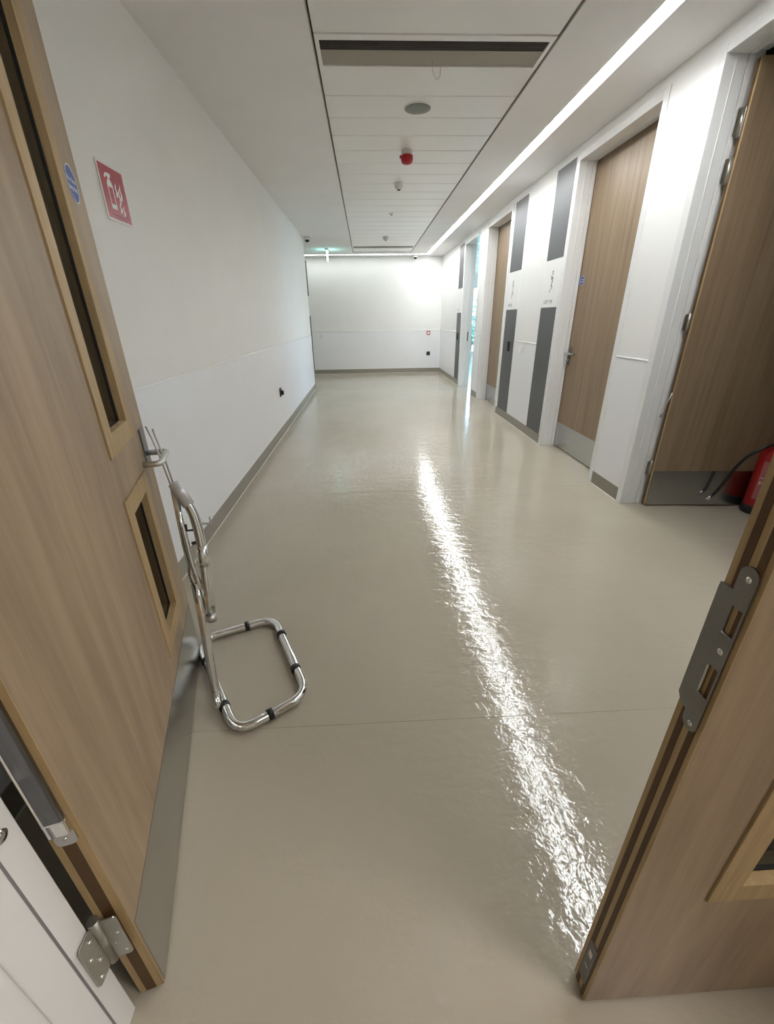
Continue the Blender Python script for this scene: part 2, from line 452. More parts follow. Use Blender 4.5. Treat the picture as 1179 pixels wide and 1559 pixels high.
# open leaf of the nearest right-hand door: stands square into the room
v1 = Vector((.743, -.058, 0)).normalized(); ang1 = math.atan2(v1.y, v1.x)
leaf3.matrix_parent_inverse = Matrix.Translation(-Vector(d3.location))
leaf3.matrix_basis = Matrix.Translation((2.037, 2.776, 0)) @ Matrix.Rotation(ang1, 4, 'Z')
leaf3.data = MB().box(0, 1.09, 0, .044, .006, 2.47).mesh('leaf'); leaf3.data.materials.append(M_['oak2'])
MB().box(.004, 1.085, -.0015, .0002, .012, .272).build('kick_plate', M_['plate'], leaf3)
MB().box(-.0025, .0002, .0, .012, .006, 2.47).build('edge_lipping', M_['lip'], leaf3)
MB().box(-.0025, .0002, .012, .032, .006, 2.47).build('intumescent_strip', M_['strip'], leaf3)
for (z0, z1) in ((2.155, 2.285), (1.95, 2.07), (1.197, 1.30), (.235, .342)):
    h = hinge(d3, (2.031, 2.806), (-1, .03, 0), (.55, -.45, 0), z0, z1, .030, .034)
    at_parent(h, d3)
rod = MB().tube([(2.045, 2.793, .842), (2.002, 2.796, .672)], .0045, 8).box(1.994, 2.008, 2.790, 2.806, .655, .680).build('restrictor_arm', M_['steel'], d3)
at_parent(rod, d3)
# open leaf of the daylit doorway, folded back against the near side
leaf6.matrix_parent_inverse = Matrix.Translation(-Vector(d6.location))
leaf6.matrix_basis = Matrix.Translation((2.045, 7.842, 0)) @ Matrix.Rotation(math.radians(4), 4, 'Z')
MB().box(.004, 1.085, .047, .0495, .012, .262).build('kick_plate', M_['plate'], leaf6)
lever_handle(leaf6, (1.06, .0485, 0), (-1, 0, 0), (0, 1, 0), .955)
at_parent(MB().box(2.004, 2.030, 8.9425, 8.9455, .86, 1.03).build('strike_plate', M_['strike'], d6, .001), d6)

# ------------------------------------------------------------------ sign panels on the right wall
def sign_panel(y0, y1, label, fig, text, wall='right', group=None):
    root = empty('sign_panel', (XR, (y0+y1)/2, 0)) if wall == 'right' else empty('sign_panel', ((y0+y1)/2, YB, 0))
    tag(root, label, 'sign', 'tall grey and white sign panels')
    def T(me):
        # shape plane: x to the right as seen, y up
        if wall == 'right': me.transform(frame_m((XR, y1, 0), (0, -1, 0), (0, 0, 1)))
        else: me.transform(frame_m((y0, YB, 0), (1, 0, 0), (0, 0, 1)))
        return me
    def part(name, ol, d, mat, z=0, par=None):
        me = shape_mesh(name, ol, d); me.transform(Matrix.Translation((0, 0, z))); T(me)
        o = obj_from_mesh(name, me, mat, par or root); 
        o.matrix_parent_inverse = Matrix.Translation(-Vector(root.location)) if not par else Matrix.Identity(4)
        return o
    w = y1-y0
    board = part('backing_board', [[(0, ZS), (w, ZS), (w, 2.56), (0, 2.56)]], .004, M_['wall'])
    part('grey_panel', [[(.003, ZS), (w-.003, ZS), (w-.003, 1.376), (.003, 1.376)]], .0025, M_['panelgrey'], .004)
    part('grey_panel', [[(.003, 1.806), (w-.003, 1.806), (w-.003, 2.545), (.003, 2.545)]], .0025, M_['panelgrey'], .004)
    if fig is not None:
        cx = w*(.50 if fig == 0 else .42); b = 1.605
        def ln(pts, t=.017):
            ol = []
            for i in range(len(pts)-1):
                a = Vector(pts[i]); c = Vector(pts[i+1]); nrm = Vector((-(c-a).y, (c-a).x)).normalized()*t/2
                ol.append([tuple(a+nrm), tuple(c+nrm), tuple(c-nrm), tuple(a-nrm)])
            return ol
        def fg(ol): return [[(cx+x*.62, b+y*.82) for (x, y) in o] for o in ol]
        ols = [circle(.026, 18, (0, .10)), circle(.013, 14, (0, .10))]
        part('pictogram', fg(ols), .0006, M_['print'], .004)
        body = ln([(-.055, .075), (-.03, .03), (.0, .055), (.035, .04), (.015, -.01)]) if fig == 0 else ln([(-.03, .055), (0, .065), (.03, .045)])
        legs = ln([(.0, .055), (-.005, -.02), (-.03, -.095), (-.05, -.11)]) + ln([(-.005, -.02), (.03, -.05), (.04, -.08)])
        for o_ in body+legs: part('pictogram', fg([o_]), .0006, M_['print'], .004)
    if text:
        me = text_mesh('lettering', text, .05, .0006, 'LEFT'); me.transform(Matrix.Translation((.05, 1.425, .004))); T(me)
        o = obj_from_mesh('lettering', me, M_['print'], root); o.matrix_parent_inverse = Matrix.Translation(-Vector(root.location))
    return root
sign_panel(4.507, 4.907, 'grey and white sign panel with bold figure pictogram beside the blue-stickered door', 0, 'CAPT TW')
sign_panel(5.680, 6.125, 'grey and white sign panel with small pictogram and black card reader', 1, 'CAPTN')
sign_panel(9.025, 9.425, 'far grey sign panel with card reader beyond the daylit doorway', None, 'CAP')
sign_panel(-1.75, -1.342, 'sliver of grey sign panel on the back wall behind the left corner', None, None, 'back')

def card_reader(y, label):
    r = empty('card_reader', (XR-.0065, y, .94)); tag(r, label, 'card reader', 'wall card readers')
    o = MB().box(-.018, 0, -.040, .040, -.06, .06).build('reader_body', M_['black'], r, .006)
    MB().box(-.0195, -.0175, -.028, .028, -.045, .045).build('reader_face', M_['darkgrey'], r, .001)
card_reader(5.88, 'black card reader on the sign panel with the small pictogram')
card_reader(9.27, 'black card reader on the far grey sign panel')
# clear plastic hook plate between the two sign panels
hk = empty('wall_hook', (XR-.003, 5.33, .95)); tag(hk, 'small white wall hook below the dado seam between two sign panels', 'hook')
MB().box(-.006, 0, -.028, .028, -.06, .055).build('hook_plate', M_['whiteplastic'], hk, .003)
MB().tube(fillet([(-.004, 0, .02), (-.03, 0, -.005), (-.036, 0, -.045), (-.05, 0, -.02)], .02), .005, 8).build('hook_arm', M_['whiteplastic'], hk)

# ------------------------------------------------------------------ left wall, back wall
wl_ = MB().box(-1.25, XL, Y0N, YL_END, -.002, ZC+.05).build('wall_left', M_['wall'])
tag(wl_, 'long plain white wall on the left with pale lower cladding', 'wall', kind='structure')
MB().box(XL-.001, XL+.003, Y0, YL_END, ZS, ZR).build('dado_sheet', M_['dado'], wl_)
MB().box(XL-.001, XL+.0036, Y0, YL_END, ZR-.0025, ZR+.0025).build('dado_seal', M_['seal'], wl_, .001)
bbl = MB().box(XL-.001, XL+.006, Y0, YL_END+.006, .004, ZS).build('baseboard_left', M_['skirt'], None, .002)
tag(bbl, 'grey-brown coved skirting along the left wall', 'skirting', kind='structure')
MB().box(XL-.001, XL+.011, Y0, YL_END+.006, -.001, .005).build('weld_bead', M_['weld'], bbl, .002)
wbk = MB().box(-4.4, XR, YB, YB+.2, -.002, ZC+.05).build('wall_back', M_['wall'])
tag(wbk, 'white end wall of the corridor below the cross light', 'wall', kind='structure')
MB().box(-1.342, XR-.003, YB-.003, YB+.001, ZS, ZR).build('dado_sheet', M_['dado'], wbk)
MB().box(-1.342, XR-.003, YB-.008, YB+.001, ZR-.007, ZR+.007).build('dado_seal', M_['seal'], wbk, .002)
bbb = MB().box(-4.3, XR-.006, YB-.006, YB+.001, .004, ZS).build('baseboard_back', M_['skirt'], None, .002)
tag(bbb, 'grey-brown coved skirting along the end wall', 'skirting', kind='structure')
MB().box(-4.3, XR-.006, YB-.011, YB+.001, -.001, .005).build('weld_bead', M_['weld'], bbb, .002)
o = MB().box(-4.4, XL-.187, YL_END-.2, YL_END, -.002, ZC+.05).build('wall_side_passage', M_['wall'])
tag(o, 'white wall of the side passage turning left at the far end', 'wall', kind='structure')
o = MB().box(-4.6, -4.4, YL_END-.2, YB+.2, -.002, ZC+.05).build('wall_passage_end', M_['wall'])
tag(o, 'white end wall of the left side passage', 'wall', kind='structure')

# ------------------------------------------------------------------ ceiling
SX0, SX1, SY0, SY1 = -.234, 1.063, .62, 10.764
LX0, LX1, LY0, LY1 = 1.438, 1.522, 11.09, 11.175
ch = [(SX0, SX1, SY0, SY1), (LX0, LX1, .65, LY1), (-4.2, LX1, LY0, LY1)]
cl = MB().grid([-4.6, XB], [Y0N, YB+.2], ch, ZC, ZC+.05, lambda u, v, t: (u, v, t)).build('ceiling', M_['ceiling'])
tag(cl, 'white plasterboard ceiling around the metal plank strip', 'ceiling', kind='structure')
MB().box(-4.6, XB, Y0N, YB+.2, ZC+.16, ZC+.2).build('ceiling_void_lid', M_['screed'], cl)
MB().grid([-4.6, XB], [Y0N, YB+.2], [(-4.55, XB-.05, Y0N+.05, YB+.15)], ZC+.05, ZC+.16, lambda u, v, t: (u, v, t)).build('ceiling_void_side', M_['screed'], cl)
# perimeter trim of the plank strip
MB().grid([SX0, SX1], [SY0, SY1], [(SX0+.006, SX1-.006, SY0+.006, SY1-.006)], ZC-.001, ZC+.05, lambda u, v, t: (u, v, t)).build('strip_trim', M_['louvre'], cl)
PX0, PX1 = SX0+.015, SX1-.015
pitch = .3305; base = 3.303
plank_me = None
def plank(y0, y1):
    b = .006; z = ZC+.006
    prof = [(y0+.0015, z+.02), (y0+.0015, z+b), (y0+.0015+b, z), (y1-.0015-b, z), (y1-.0015, z+b), (y1-.0015, z+.02)]
    m = MB()
    for x in (PX0, PX1):
        for (y, zz) in prof: m.v.append((x, y, zz))
    n = len(prof)
    for k in range(n): m.f.append((k, (k+1) % n, n+(k+1) % n, n+k)); m.sm.append(False)
    m.f.append(tuple(range(n))); m.sm.append(False); m.f.append(tuple(range(2*n-1, n-1, -1))); m.sm.append(False)
    return m.build('ceiling_plank', M_['plank'], cl)
for k in range(-8, 23):
    y0 = base+k*pitch; y1 = y0+pitch
    if k in (-1, 20): continue
    y0 = max(y0, SY0+.02); y1 = min(y1, SY1-.02)
    if y1-y0 > .03: plank(y0, y1)
def air_grille(y0, y1, label):
    g = empty('air_grille', ((PX0+PX1)/2, (y0+y1)/2, ZC)); tag(g, label, 'air grille', 'ceiling air grilles')
    def add(o): return at_parent(o, g)
    add(MB().grid([PX0, PX1], [y0+.002, y1-.002], [(PX0+.022, PX1-.022, y0+.05, y1-.03)], ZC+.002, ZC+.03, lambda u, v, t: (u, v, t)).build('grille_frame', M_['plank'], g, .002))
    a, b = y0+.05, y1-.03; mid = a+(b-a)*.42
    n1, n2 = 6, 9
    add(MB().box(PX0+.01, PX1-.01, a-.01, b+.01, ZC+.040, ZC+.06).build('plenum_shade', M_['gasket'], g))  # black sheet added over the slats as the shade of the void
    for k in range(n1):
        y = a+(mid-a)*(k+.5)/n1
        m = MB(); m.v = [(PX0+.022, y-.003, ZC+.006), (PX1-.022, y-.003, ZC+.006), (PX1-.022, y+.004, ZC+.034), (PX0+.022, y+.004, ZC+.034),
                         (PX0+.022, y+.000, ZC+.006), (PX1-.022, y+.000, ZC+.006), (PX1-.022, y+.007, ZC+.034), (PX0+.022, y+.007, ZC+.034)]
        m.f = [(0,3,2,1),(4,5,6,7),(0,1,5,4),(1,2,6,5),(2,3,7,6),(3,0,4,7)]; m.sm = [False]*6
        add(m.build('louvre', M_['louvreshade'], g))
    for k in range(n2):
        y = mid+(b-mid)*(k+.5)/n2; hw = (b-mid)/n2*.62
        m = MB(); m.v = [(PX0+.022, y-hw, ZC+.020), (PX1-.022, y-hw, ZC+.020), (PX1-.022, y+hw, ZC+.008), (PX0+.022, y+hw, ZC+.008),
                         (PX0+.022, y-hw, ZC+.022), (PX1-.022, y-hw, ZC+.022), (PX1-.022, y+hw, ZC+.010), (PX0+.022, y+hw, ZC+.010)]
        m.f = [(0,3,2,1),(4,5,6,7),(0,1,5,4),(1,2,6,5),(2,3,7,6),(3,0,4,7)]; m.sm = [False]*6
        add(m.build('louvre', M_['louvre'], g))
    return g
gr1 = air_grille(base-pitch, base, 'wide slatted air grille nearest in the plank ceiling')
at_parent(MB().tube(fillet([(.425, 3.215, ZC+.012), (.430, 3.222, ZC-.035), (.452, 3.228, ZC-.072), (.474, 3.228, ZC-.060), (.476, 3.222, ZC+.012)], .02, 5), .0016, 6).build('cord_loop', M_['whiteplastic'], gr1), gr1)
air_grille(base+20*pitch, base+21*pitch, 'far slatted air grille at the end of the plank ceiling')

# LED line: an L of recessed diffuser
L = empty('linear_light', (1.48, 6.0, ZC)); tag(L, 'glowing L-shaped LED light line recessed in the ceiling', 'ceiling light')
at_parent(MB().box(LX0+.003, LX1-.003, .653, LY1-.003, ZC+.026, ZC+.034).build('diffuser', M_['led'], L), L)
at_parent(MB().box(-4.197, LX0+.0028, LY0+.003, LY1-.003, ZC+.004, ZC+.010).build('diffuser', M_['led2'], L), L)
at_parent(MB().box(LX0-.02, LX1+.02, .63, LY1+.02, ZC+.052, ZC+.09).build('housing', M_['whiteplastic'], L), L)

# ------------------------------------------------------------------ ceiling fittings
s = empty('ceiling_speaker', (.408, 3.80, ZC+.006)); tag(s, 'flat round grey speaker in the plank ceiling', 'speaker')
MB().lathe([(.096, 0), (.096, -.004), (.092, -.007), (.090, -.005)], n=40).build('rim', M_['plank'], s)
MB().lathe([(.091, -.003), (.090, -.007), (.05, -.009), (.001, -.0095)], n=40).build('grille', M_['greyplastic'], s)
s = empty('fire_sounder', (.408, 4.62, ZC+.006)); tag(s, 'red fire alarm sounder hanging from the plank ceiling', 'alarm')
MB().lathe([(.048, 0), (.048, -.020), (.046, -.032), (.044, -.033)], n=32).build('base', M_['whiteplastic'], s)
rd = MB().lathe([(.046, -.032), (.053, -.036), (.053, -.068), (.044, -.088), (.022, -.097), (.001, -.098)], n=32).build('sounder_body', M_['red'], s)
MB().box(-.064, -.040, -.02, .02, -.054, -.037).build('sounder_horn', M_['red'], s, .004)
def detector(y, label, dark):
    s = empty('smoke_detector', (.410, y, ZC+.006)); tag(s, label, 'smoke detector', 'smoke detectors on the plank ceiling')
    MB().lathe([(.054, 0), (.054, -.012), (.046, -.022), (.044, -.023)], n=32).build('base', M_['whiteplastic'], s)
    MB().lathe([(.046, -.022), (.044, -.038), (.030, -.050), (.001, -.054)], n=32).build('sensor_head', M_['whiteplastic'], s)
    MB().lathe([(.020, -.050), (.016, -.058), (.001, -.060)], n=20).build('sensor_window', M_['black'] if dark else M_['greyplastic'], s)
detector(5.62, 'white dome detector with dark tip just behind the red sounder', True)
detector(8.90, 'small grey-looking detector at the far end of the plank ceiling', False)
s = empty('sprinkler_head', (.412, 7.05, ZC+.006)); tag(s, 'tiny flush sprinkler head between the two detectors', 'sprinkler')
MB().lathe([(.040, 0), (.040, -.004), (.018, -.008), (.001, -.008)], n=24).build('rosette', M_['whiteplastic'], s)
MB().lathe([(.010, -.006), (.010, -.022), (.016, -.024), (.001, -.026)], n=12).build('nozzle', M_['steel'], s)
s = empty('emergency_light', (.41, 1.30, ZC+.006)); tag(s, 'small round emergency light overhead near the double doors', 'ceiling light')
MB().lathe([(.050, 0), (.050, -.005), (.040, -.009), (.036, -.007)], n=28).build('rim', M_['whiteplastic'], s)
MB().lathe([(.036, -.004), (.030, -.010), (.001, -.013)], n=28).build('lens', M_['spot'], s)
def dome_camera(x, y, label):
    s = empty('dome_camera', (x, y, ZC)); tag(s, label, 'security camera', 'dome cameras')
    MB().lathe([(.056, 0), (.056, -.032), (.050, -.042), (.048, -.043)], n=28).build('housing', M_['whiteplastic'], s)
    MB().lathe([(.040, -.042), (.036, -.060), (.024, -.076), (.001, -.082)], n=24).build('dome', M_['black'], s)
dome_camera(-.985, 8.80, 'dome camera on the ceiling beside the end of the left wall')
dome_camera(1.205, 11.30, 'dome camera close to the end wall under the cross light')
s = empty('exit_sign', (-.757, 10.3, ZC)); tag(s, 'edge-lit green exit blade sign hanging edge-on at the far left', 'exit sign')
MB().box(-.03, .03, -.16, .16, -.03, 0).build('housing', M_['whiteplastic'], s, .004)
MB().box(-.005, .005, -.15, .15, -.20, -.03).build('blade', M_['exit'], s, .001)

# ------------------------------------------------------------------ wall fittings
def socket_box(name, loc, nx, label, cat, frame_mat, face_mat, w=.085, h=.085, kind='switch'):
    """square plate; nx is the outward normal"""
    n = Vector(nx); s = empty(name, loc); tag(s, label, cat)
    e = n.cross(Vector((0, 0, 1)))
    def P(ol, d, z, mat, nm):
        me = shape_mesh(nm, ol, d); me.transform(Matrix.Translation((0, 0, z))); me.transform(frame_m((0, 0, 0), -e, (0, 0, 1)))
        return obj_from_mesh(nm, me, mat, s)
    P([rrect(-w/2, w/2, -h/2, h/2, .006)], .010, 0, frame_mat, 'face_plate')
    P([rrect(-w*.30, w*.30, -h*.30, h*.30, .004)], .008, .010, face_mat, 'front')
    return s
s = socket_box('wall_socket', (XL+.003, 5.29, .50), (1, 0, 0), 'small black socket on the left wall above the skirting', 'socket', M_['darkgrey'], M_['black'], .09, .10)
MB().box(.010, .040, -.026, .026, -.030, .018).build('plug', M_['black'], s, .005)
socket_box('wall_socket', (1.585, YB-.003, .46), (0, -1, 0), 'black square socket low on the end wall', 'socket', M_['darkgrey'], M_['black'], .09, .09)
socket_box('call_point', (1.578, YB-.008, .945), (0, -1, 0), 'red fire alarm call point at the dado seam on the end wall', 'call point', M_['red'], M_['signwhite'], .09, .095)
socket_box('light_switch', (-1.12, YB-.003, .905), (0, -1, 0), 'white switch plate at the left of the end wall', 'switch', M_['whiteplastic'], M_['whiteplastic'], .09, .09)

# fire extinguisher sign on the left wall: square plate, y along the wall
sg = empty('fire_extinguisher_sign', (XL, 2.266, 1.797)); tag(sg, 'red and white fire extinguisher sign on the left wall', 'sign')
def SG(name, ol, d, z, mat):
    me = shape_mesh(name, ol, d); me.transform(Matrix.Translation((0, 0, z))); me.transform(frame_m((0, 0, 0), (0, 1, 0), (0, 0, 1)))
    return obj_from_mesh(name, me, mat, sg)
W2 = .104
SG('sign_plate', [rrect(-W2, W2, -W2, W2, .010)], .004, 0, M_['signwhite'])
SG('red_field', [rrect(-W2+.010, W2-.010, -W2+.010, W2-.010, .006)], .0005, .004, M_['signred'])
SG('pictogram', [[(-.052, -.058), (-.008, -.058), (-.008, .030), (-.018, .045), (-.042, .045), (-.052, .030)], [(-.046, -.040), (-.014, -.040), (-.014, .020), (-.046, .020)]], .0004, .0045, M_['signwhite'])
SG('pictogram', [[(-.038, .045), (-.022, .045), (-.022, .052), (-.010, .060), (-.012, .068), (-.030, .070), (-.052, .066), (-.064, .050), (-.058, .046), (-.046, .056), (-.036, .056)]], .0004, .0045, M_['signwhite'])
for k, (cx, cz, hgt) in enumerate(((.012, .018, .052), (.030, -.002, .058), (.048, .016, .060), (.020, -.044, .042), (.044, -.052, .040))):
    SG('pictogram', [[(cx-.008, cz-hgt*.45), (cx+.006, cz-hgt*.5), (cx+.012, cz-.1*hgt), (cx+.004, cz+.12*hgt), (cx+.010, cz+.55*hgt), (cx-.006, cz+.18*hgt), (cx-.001, cz-.1*hgt)]], .0004, .0045, M_['signwhite'])
SG('caption_line', [[(-.06, -.079), (.05, -.079), (.05, -.076), (-.06, -.076)]], .0004, .0045, M_['print'])

# ------------------------------------------------------------------ doorway wall and double doors at the camera
JX0, JX1, DH = -.525, .945, 2.42
wn_ = MB().grid([-1.25, XB], [-.002, ZC+.05], [(JX0-.03, JX1+.03, -1, DH+.03)], Y0N, Y0, lambda u, v, t: (u, t, v)).build('wall_near', M_['wall'])
tag(wn_, 'white wall holding the double doors at the near end', 'wall', kind='structure')
d1 = empty('door_1', (-.478, .419, 0), math.atan2(.964, -.267)); tag(d1, 'large oak door leaf with two vision panels standing open on the left', 'door', kind='structure')
d2 = empty('door_2', (.41, .346, 0)); tag(d2, 'narrow oak door leaf with strike plate closed on the near right', 'door', kind='structure')
tr = empty('trim_1', (JX0, Y0, 0)); tag(tr, 'white gloss frame lining of the double doorway', 'door frame', kind='structure')
m = MB().box(JX0-.03, JX0, Y0N-.008, Y0+.002, 0, DH).box(JX0-.01, JX0+.004, .284, .341, 0, DH)
at_parent(m.build('jamb', M_['frame'], tr, .002), tr)
m = MB().box(JX1, JX1+.03, Y0N-.008, Y0+.002, 0, DH).box(JX1-.014, JX1+.01, .284, .341, 0, DH)
at_parent(m.build('jamb', M_['frame'], tr, .002), tr)
m = MB().box(JX0-.03, JX1+.03, Y0N-.008, Y0+.002, DH, DH+.03).box(JX0, JX1, .284, .341, DH-.014, DH+.01)
at_parent(m.build('door_head', M_['frame'], tr, .002), tr)
at_parent(MB().box(JX0-.001, JX0+.0012, .3410, .3462, 0, DH).build('rebate_seal', M_['sealgrey'], tr), tr)
# small chrome catch on the jamb
at_parent(MB().lathe([(.013, 0), (.013, .003), (.006, .005), (.006, .009), (.010, .012), (.010, .016), (.001, .018)], (JX0, .352, .676), 18, 'x').build('catch', M_['chrome'], tr), tr)

def vision_leaf(root, W, T, Hh, panels, bead=.055):
    """leaf with local x along the width, y thickness 0..T, cut for vision panels"""
    leaf = MB().grid([0, W], [.008, Hh], panels, 0, T, lambda u, v, t: (u, t, v)).build('leaf', M_['oak'], root)
    for (a, b, c, d) in panels:
        ring = empty('x') if False else None
        for face in (0, 1):
            y0, y1 = (-.004, .016) if face == 0 else (T-.016, T+.004)
            m = MB()
            i0, i1, j0, j1 = a+bead, b-bead, c+bead, d-bead
            e0 = .010
            # mitred bead: four bars with a chamfer towards the glass
            oy = y0 if face == 0 else y1; iy = y1 if face == 0 else y0
            for (p, q, r_, s_) in (((a, c), (b, c), (i1, j0), (i0, j0)), ((b, c), (b, d), (i1, j1), (i1, j0)), ((b, d), (a, d), (i0, j1), (i1, j1)), ((a, d), (a, c), (i0, j0), (i0, j1))):
                k = len(m.v)
                m.v += [(p[0], oy, p[1]), (q[0], oy, q[1]), (r_[0], oy, r_[1]), (s_[0], oy, s_[1]), (p[0], iy, p[1]), (q[0], iy, q[1]), (r_[0], iy, r_[1]), (s_[0], iy, s_[1])]
                for f in ((0, 3, 2, 1), (4, 5, 6, 7), (0, 1, 5, 4), (1, 2, 6, 5), (2, 3, 7, 6), (3, 0, 4, 7)):
                    m.f.append(tuple(k+x for x in f)); m.sm.append(False)
            m.build('glazing_bead', M_['lip'], leaf, .0015)
        g = MB().box(a+.01, b-.01, T/2-.0035, T/2+.0035, c+.01, d-.01).build('vision_pane', M_['glass'], leaf)
        MB().grid([a+bead-.004, b-bead+.004], [c+bead-.004, d-bead+.004], [(a+bead+.002, b-bead-.002, c+bead+.002, d-bead-.002)], T/2-.0065, T/2+.0065, lambda u, v, t: (u, t, v)).build('glazing_gasket', M_['gasket'], leaf)
    return leaf

TH = .046
leafL = vision_leaf(d1, 1.06, TH, 2.40, [(.645, .926, .985, 2.10), (.645, .926, .335, .868)])
MB().box(.004, 1.056, -.0016, .0002, .010, .256).build('kick_plate', M_['plate'], d1)
# hinge edge: pale lipping with a brown intumescent strip
MB().box(-.0015, .0002, 0, TH, .008, 2.40).build('edge_lipping', M_['lip'], d1)
MB().box(-.0022, .0002, .015, .034, .008, 2.40).build('intumescent_strip', M_['strip'], d1)
MB().box(1.0598, 1.0615, 0, TH, .008, 2.40).build('edge_lipping', M_['lip'], d1)
MB().box(1.0598, 1.0622, .015, .034, .008, 2.40).build('intumescent_strip', M_['strip'], d1)
# concealed cable loop: metal channel let into the hinge edge
ch_ = MB().box(-.012, .0, .010, .036, .585, 1.10).build('cable_channel', M_['channel'], d1, .003)
MB().box(-.0135, .0, .008, .038, .580, .612).build('channel_end', M_['chrome'], ch_, .002)
me = shape_mesh('channel_tab', [rrect(.008, .038, .545, .584, .010)], .003); me.transform(frame_m((-.0048, 0, 0), (0, 1, 0), (0, 0, 1)))
obj_from_mesh('channel_tab', me, M_['steel'], ch_)
MB().lathe([(.003, 0), (.003, -.0065), (.001, -.007)], (0, .023, .562), 10, 'x').build('screw', M_['chrome'], ch_)
MB().box(-.0128, -.0118, .0345, .0368, .600, 1.10).build('channel_lip', M_['signwhite'], ch_)
# lower hinge
inv = d1.matrix_basis.inverted() if False else (Matrix.Translation(d1.location) @ Matrix.Rotation(d1.rotation_euler[2], 4, 'Z')).inverted()
def to_local(p): return inv @ Vector(p)
kn = to_local((-.5195, .3965, 0)); kdir = inv.to_3x3() @ Vector((.0, -1, 0))
for (z0, z1) in ((.195, .335), (1.15, 1.29), (2.1, 2.24)):
    hg = hinge(d1, (kn.x, kn.y), kdir, (-.04, -1, 0), z0, z1, .042, .036, .0095)
    for uu, ww in ((kdir, .042), (Vector((-.04, -1, 0)), .036)):
        e = Vector(uu).normalized()
        for q in range(4):
            a_ = ww*(.5 if q % 2 else .78); zz = z0+.022+q*(z1-z0-.044)/3
            nrm = Vector((e.y, -e.x, 0)) if False else Vector((0, 0, 1)).cross(e)
            c0 = Vector((kn.x, kn.y, zz))+e*a_
            MB().cyl(tuple(c0-nrm*.003), tuple(c0+nrm*.0034), .0032, 8).build('screw', M_['chrome'], hg)
blue_sticker(d1, (.980, -.0002, 1.622), (1, 0, 0), .042)
# lever handle by the latch edge
lp = MB().box(.985, 1.040, -.004, .0002, .870, .985).build('back_plate', M_['channel'], d1, .002)
MB().tube(fillet([(1.015, -.002, .900), (1.015, -.064, .900), (.872, -.064, .900), (.872, -.016, .900)], .016), .0095, 12).build('lever', M_['steel'], d1)
MB().tube(fillet([(1.015, TH, .900), (1.015, TH+.055, .900), (.872, TH+.055, .900), (.872, TH+.018, .900)], .016), .0095, 12).build('lever', M_['steel'], d1)

# right leaf: local x along the width, front face towards the lobby
RW = JX1-.41-.006
leafR = vision_leaf(d2, RW, TH, 2.40, [(.136, RW-.115, .395, 1.00), (.136, RW-.115, 1.12, 2.05)], .047)
MB().box(-.0012, .0003, 0, TH, .008, 2.40).build('edge_lipping', M_['lip'], d2)
for (a, b_) in ((.0075, .0165), (.0265, .0365)):
    MB().box(-.0020, .0003, a, b_, .008, 2.40).build('intumescent_strip', M_['strip'], d2)
# strike plate on the leading edge
def yz(pts): return pts
ol = [(.006, .830), (.006, 1.040)] + [(.018-.012*math.cos(t), 1.040+.012*math.sin(t)) for t in [math.pi*k/8 for k in range(1, 8)]] + [(.030, 1.040), (.030, 1.016), (.047, 1.016), (.048, 1.010), (.048, .840), (.040, .828), (.030, .828), (.030, .816)] + [(.018+.012*math.cos(t), .816-.012*math.sin(t)) for t in [math.pi*k/8 for k in range(1, 8)]] + [(.006, .816)]
hol1 = [(.009, .962), (.023, .962), (.023, .999), (.009, .999)]
hol2 = [(.009, .866), (.022, .866), (.022, .912), (.009, .912)]
me = shape_mesh('strike_plate', [ol, hol1, hol2], .0025); me.transform(frame_m((-.0018, 0, 0), (0, -1, 0), (0, 0, 1)) @ Matrix.Scale(-1, 4, (1, 0, 0)))
bm = bmesh.new(); bm.from_mesh(me); bmesh.ops.recalc_face_normals(bm, faces=bm.faces); bm.to_mesh(me); bm.free()
sp_ = obj_from_mesh('strike_plate', me, M_['strike'], d2)
for h_ in (hol1, hol2):
    (a, z0), (b_, z1) = h_[0], h_[2]
    MB().box(-.0025, .0005, a, b_, z0, z1).build('keep_hole', M_['strip'], sp_) if False else None
    MB().box(-.0018, -.0012, a, b_, z0, z1).build('keep_pocket', M_['lip'], sp_)
    MB().box(-.0058, -.0040, a, b_, z0-.001, z0+.0012).build('keep_edge', M_['chrome'], sp_)
MB().box(-.0058, -.0040, hol2[1][0]-.001, hol2[1][0]+.0012, hol2[0][1], hol2[2][1]).build('keep_edge', M_['chrome'], sp_)
for (y, z) in ((.017, 1.037), (.016, .937), (.017, .815)):
    MB().lathe([(.0042, -.0040), (.0042, -.0048), (.002, -.0054), (.001, -.0054)], (0, y, z), 14, 'x').build('screw', M_['chrome'], sp_)
# flush bolt at the foot of the leading edge
fb = MB().box(-.0034, .0, .012, .034, .045, .185).build('flush_bolt', M_['channel'], d2, .0015)
MB().box(-.0050, -.0030, .018, .028, .14, .160).build('bolt_slide', M_['chrome'], fb, .001)
MB().box(-.0050, -.0030, .018, .028, .10, .104).build('bolt_slide', M_['steel'], fb, .001)

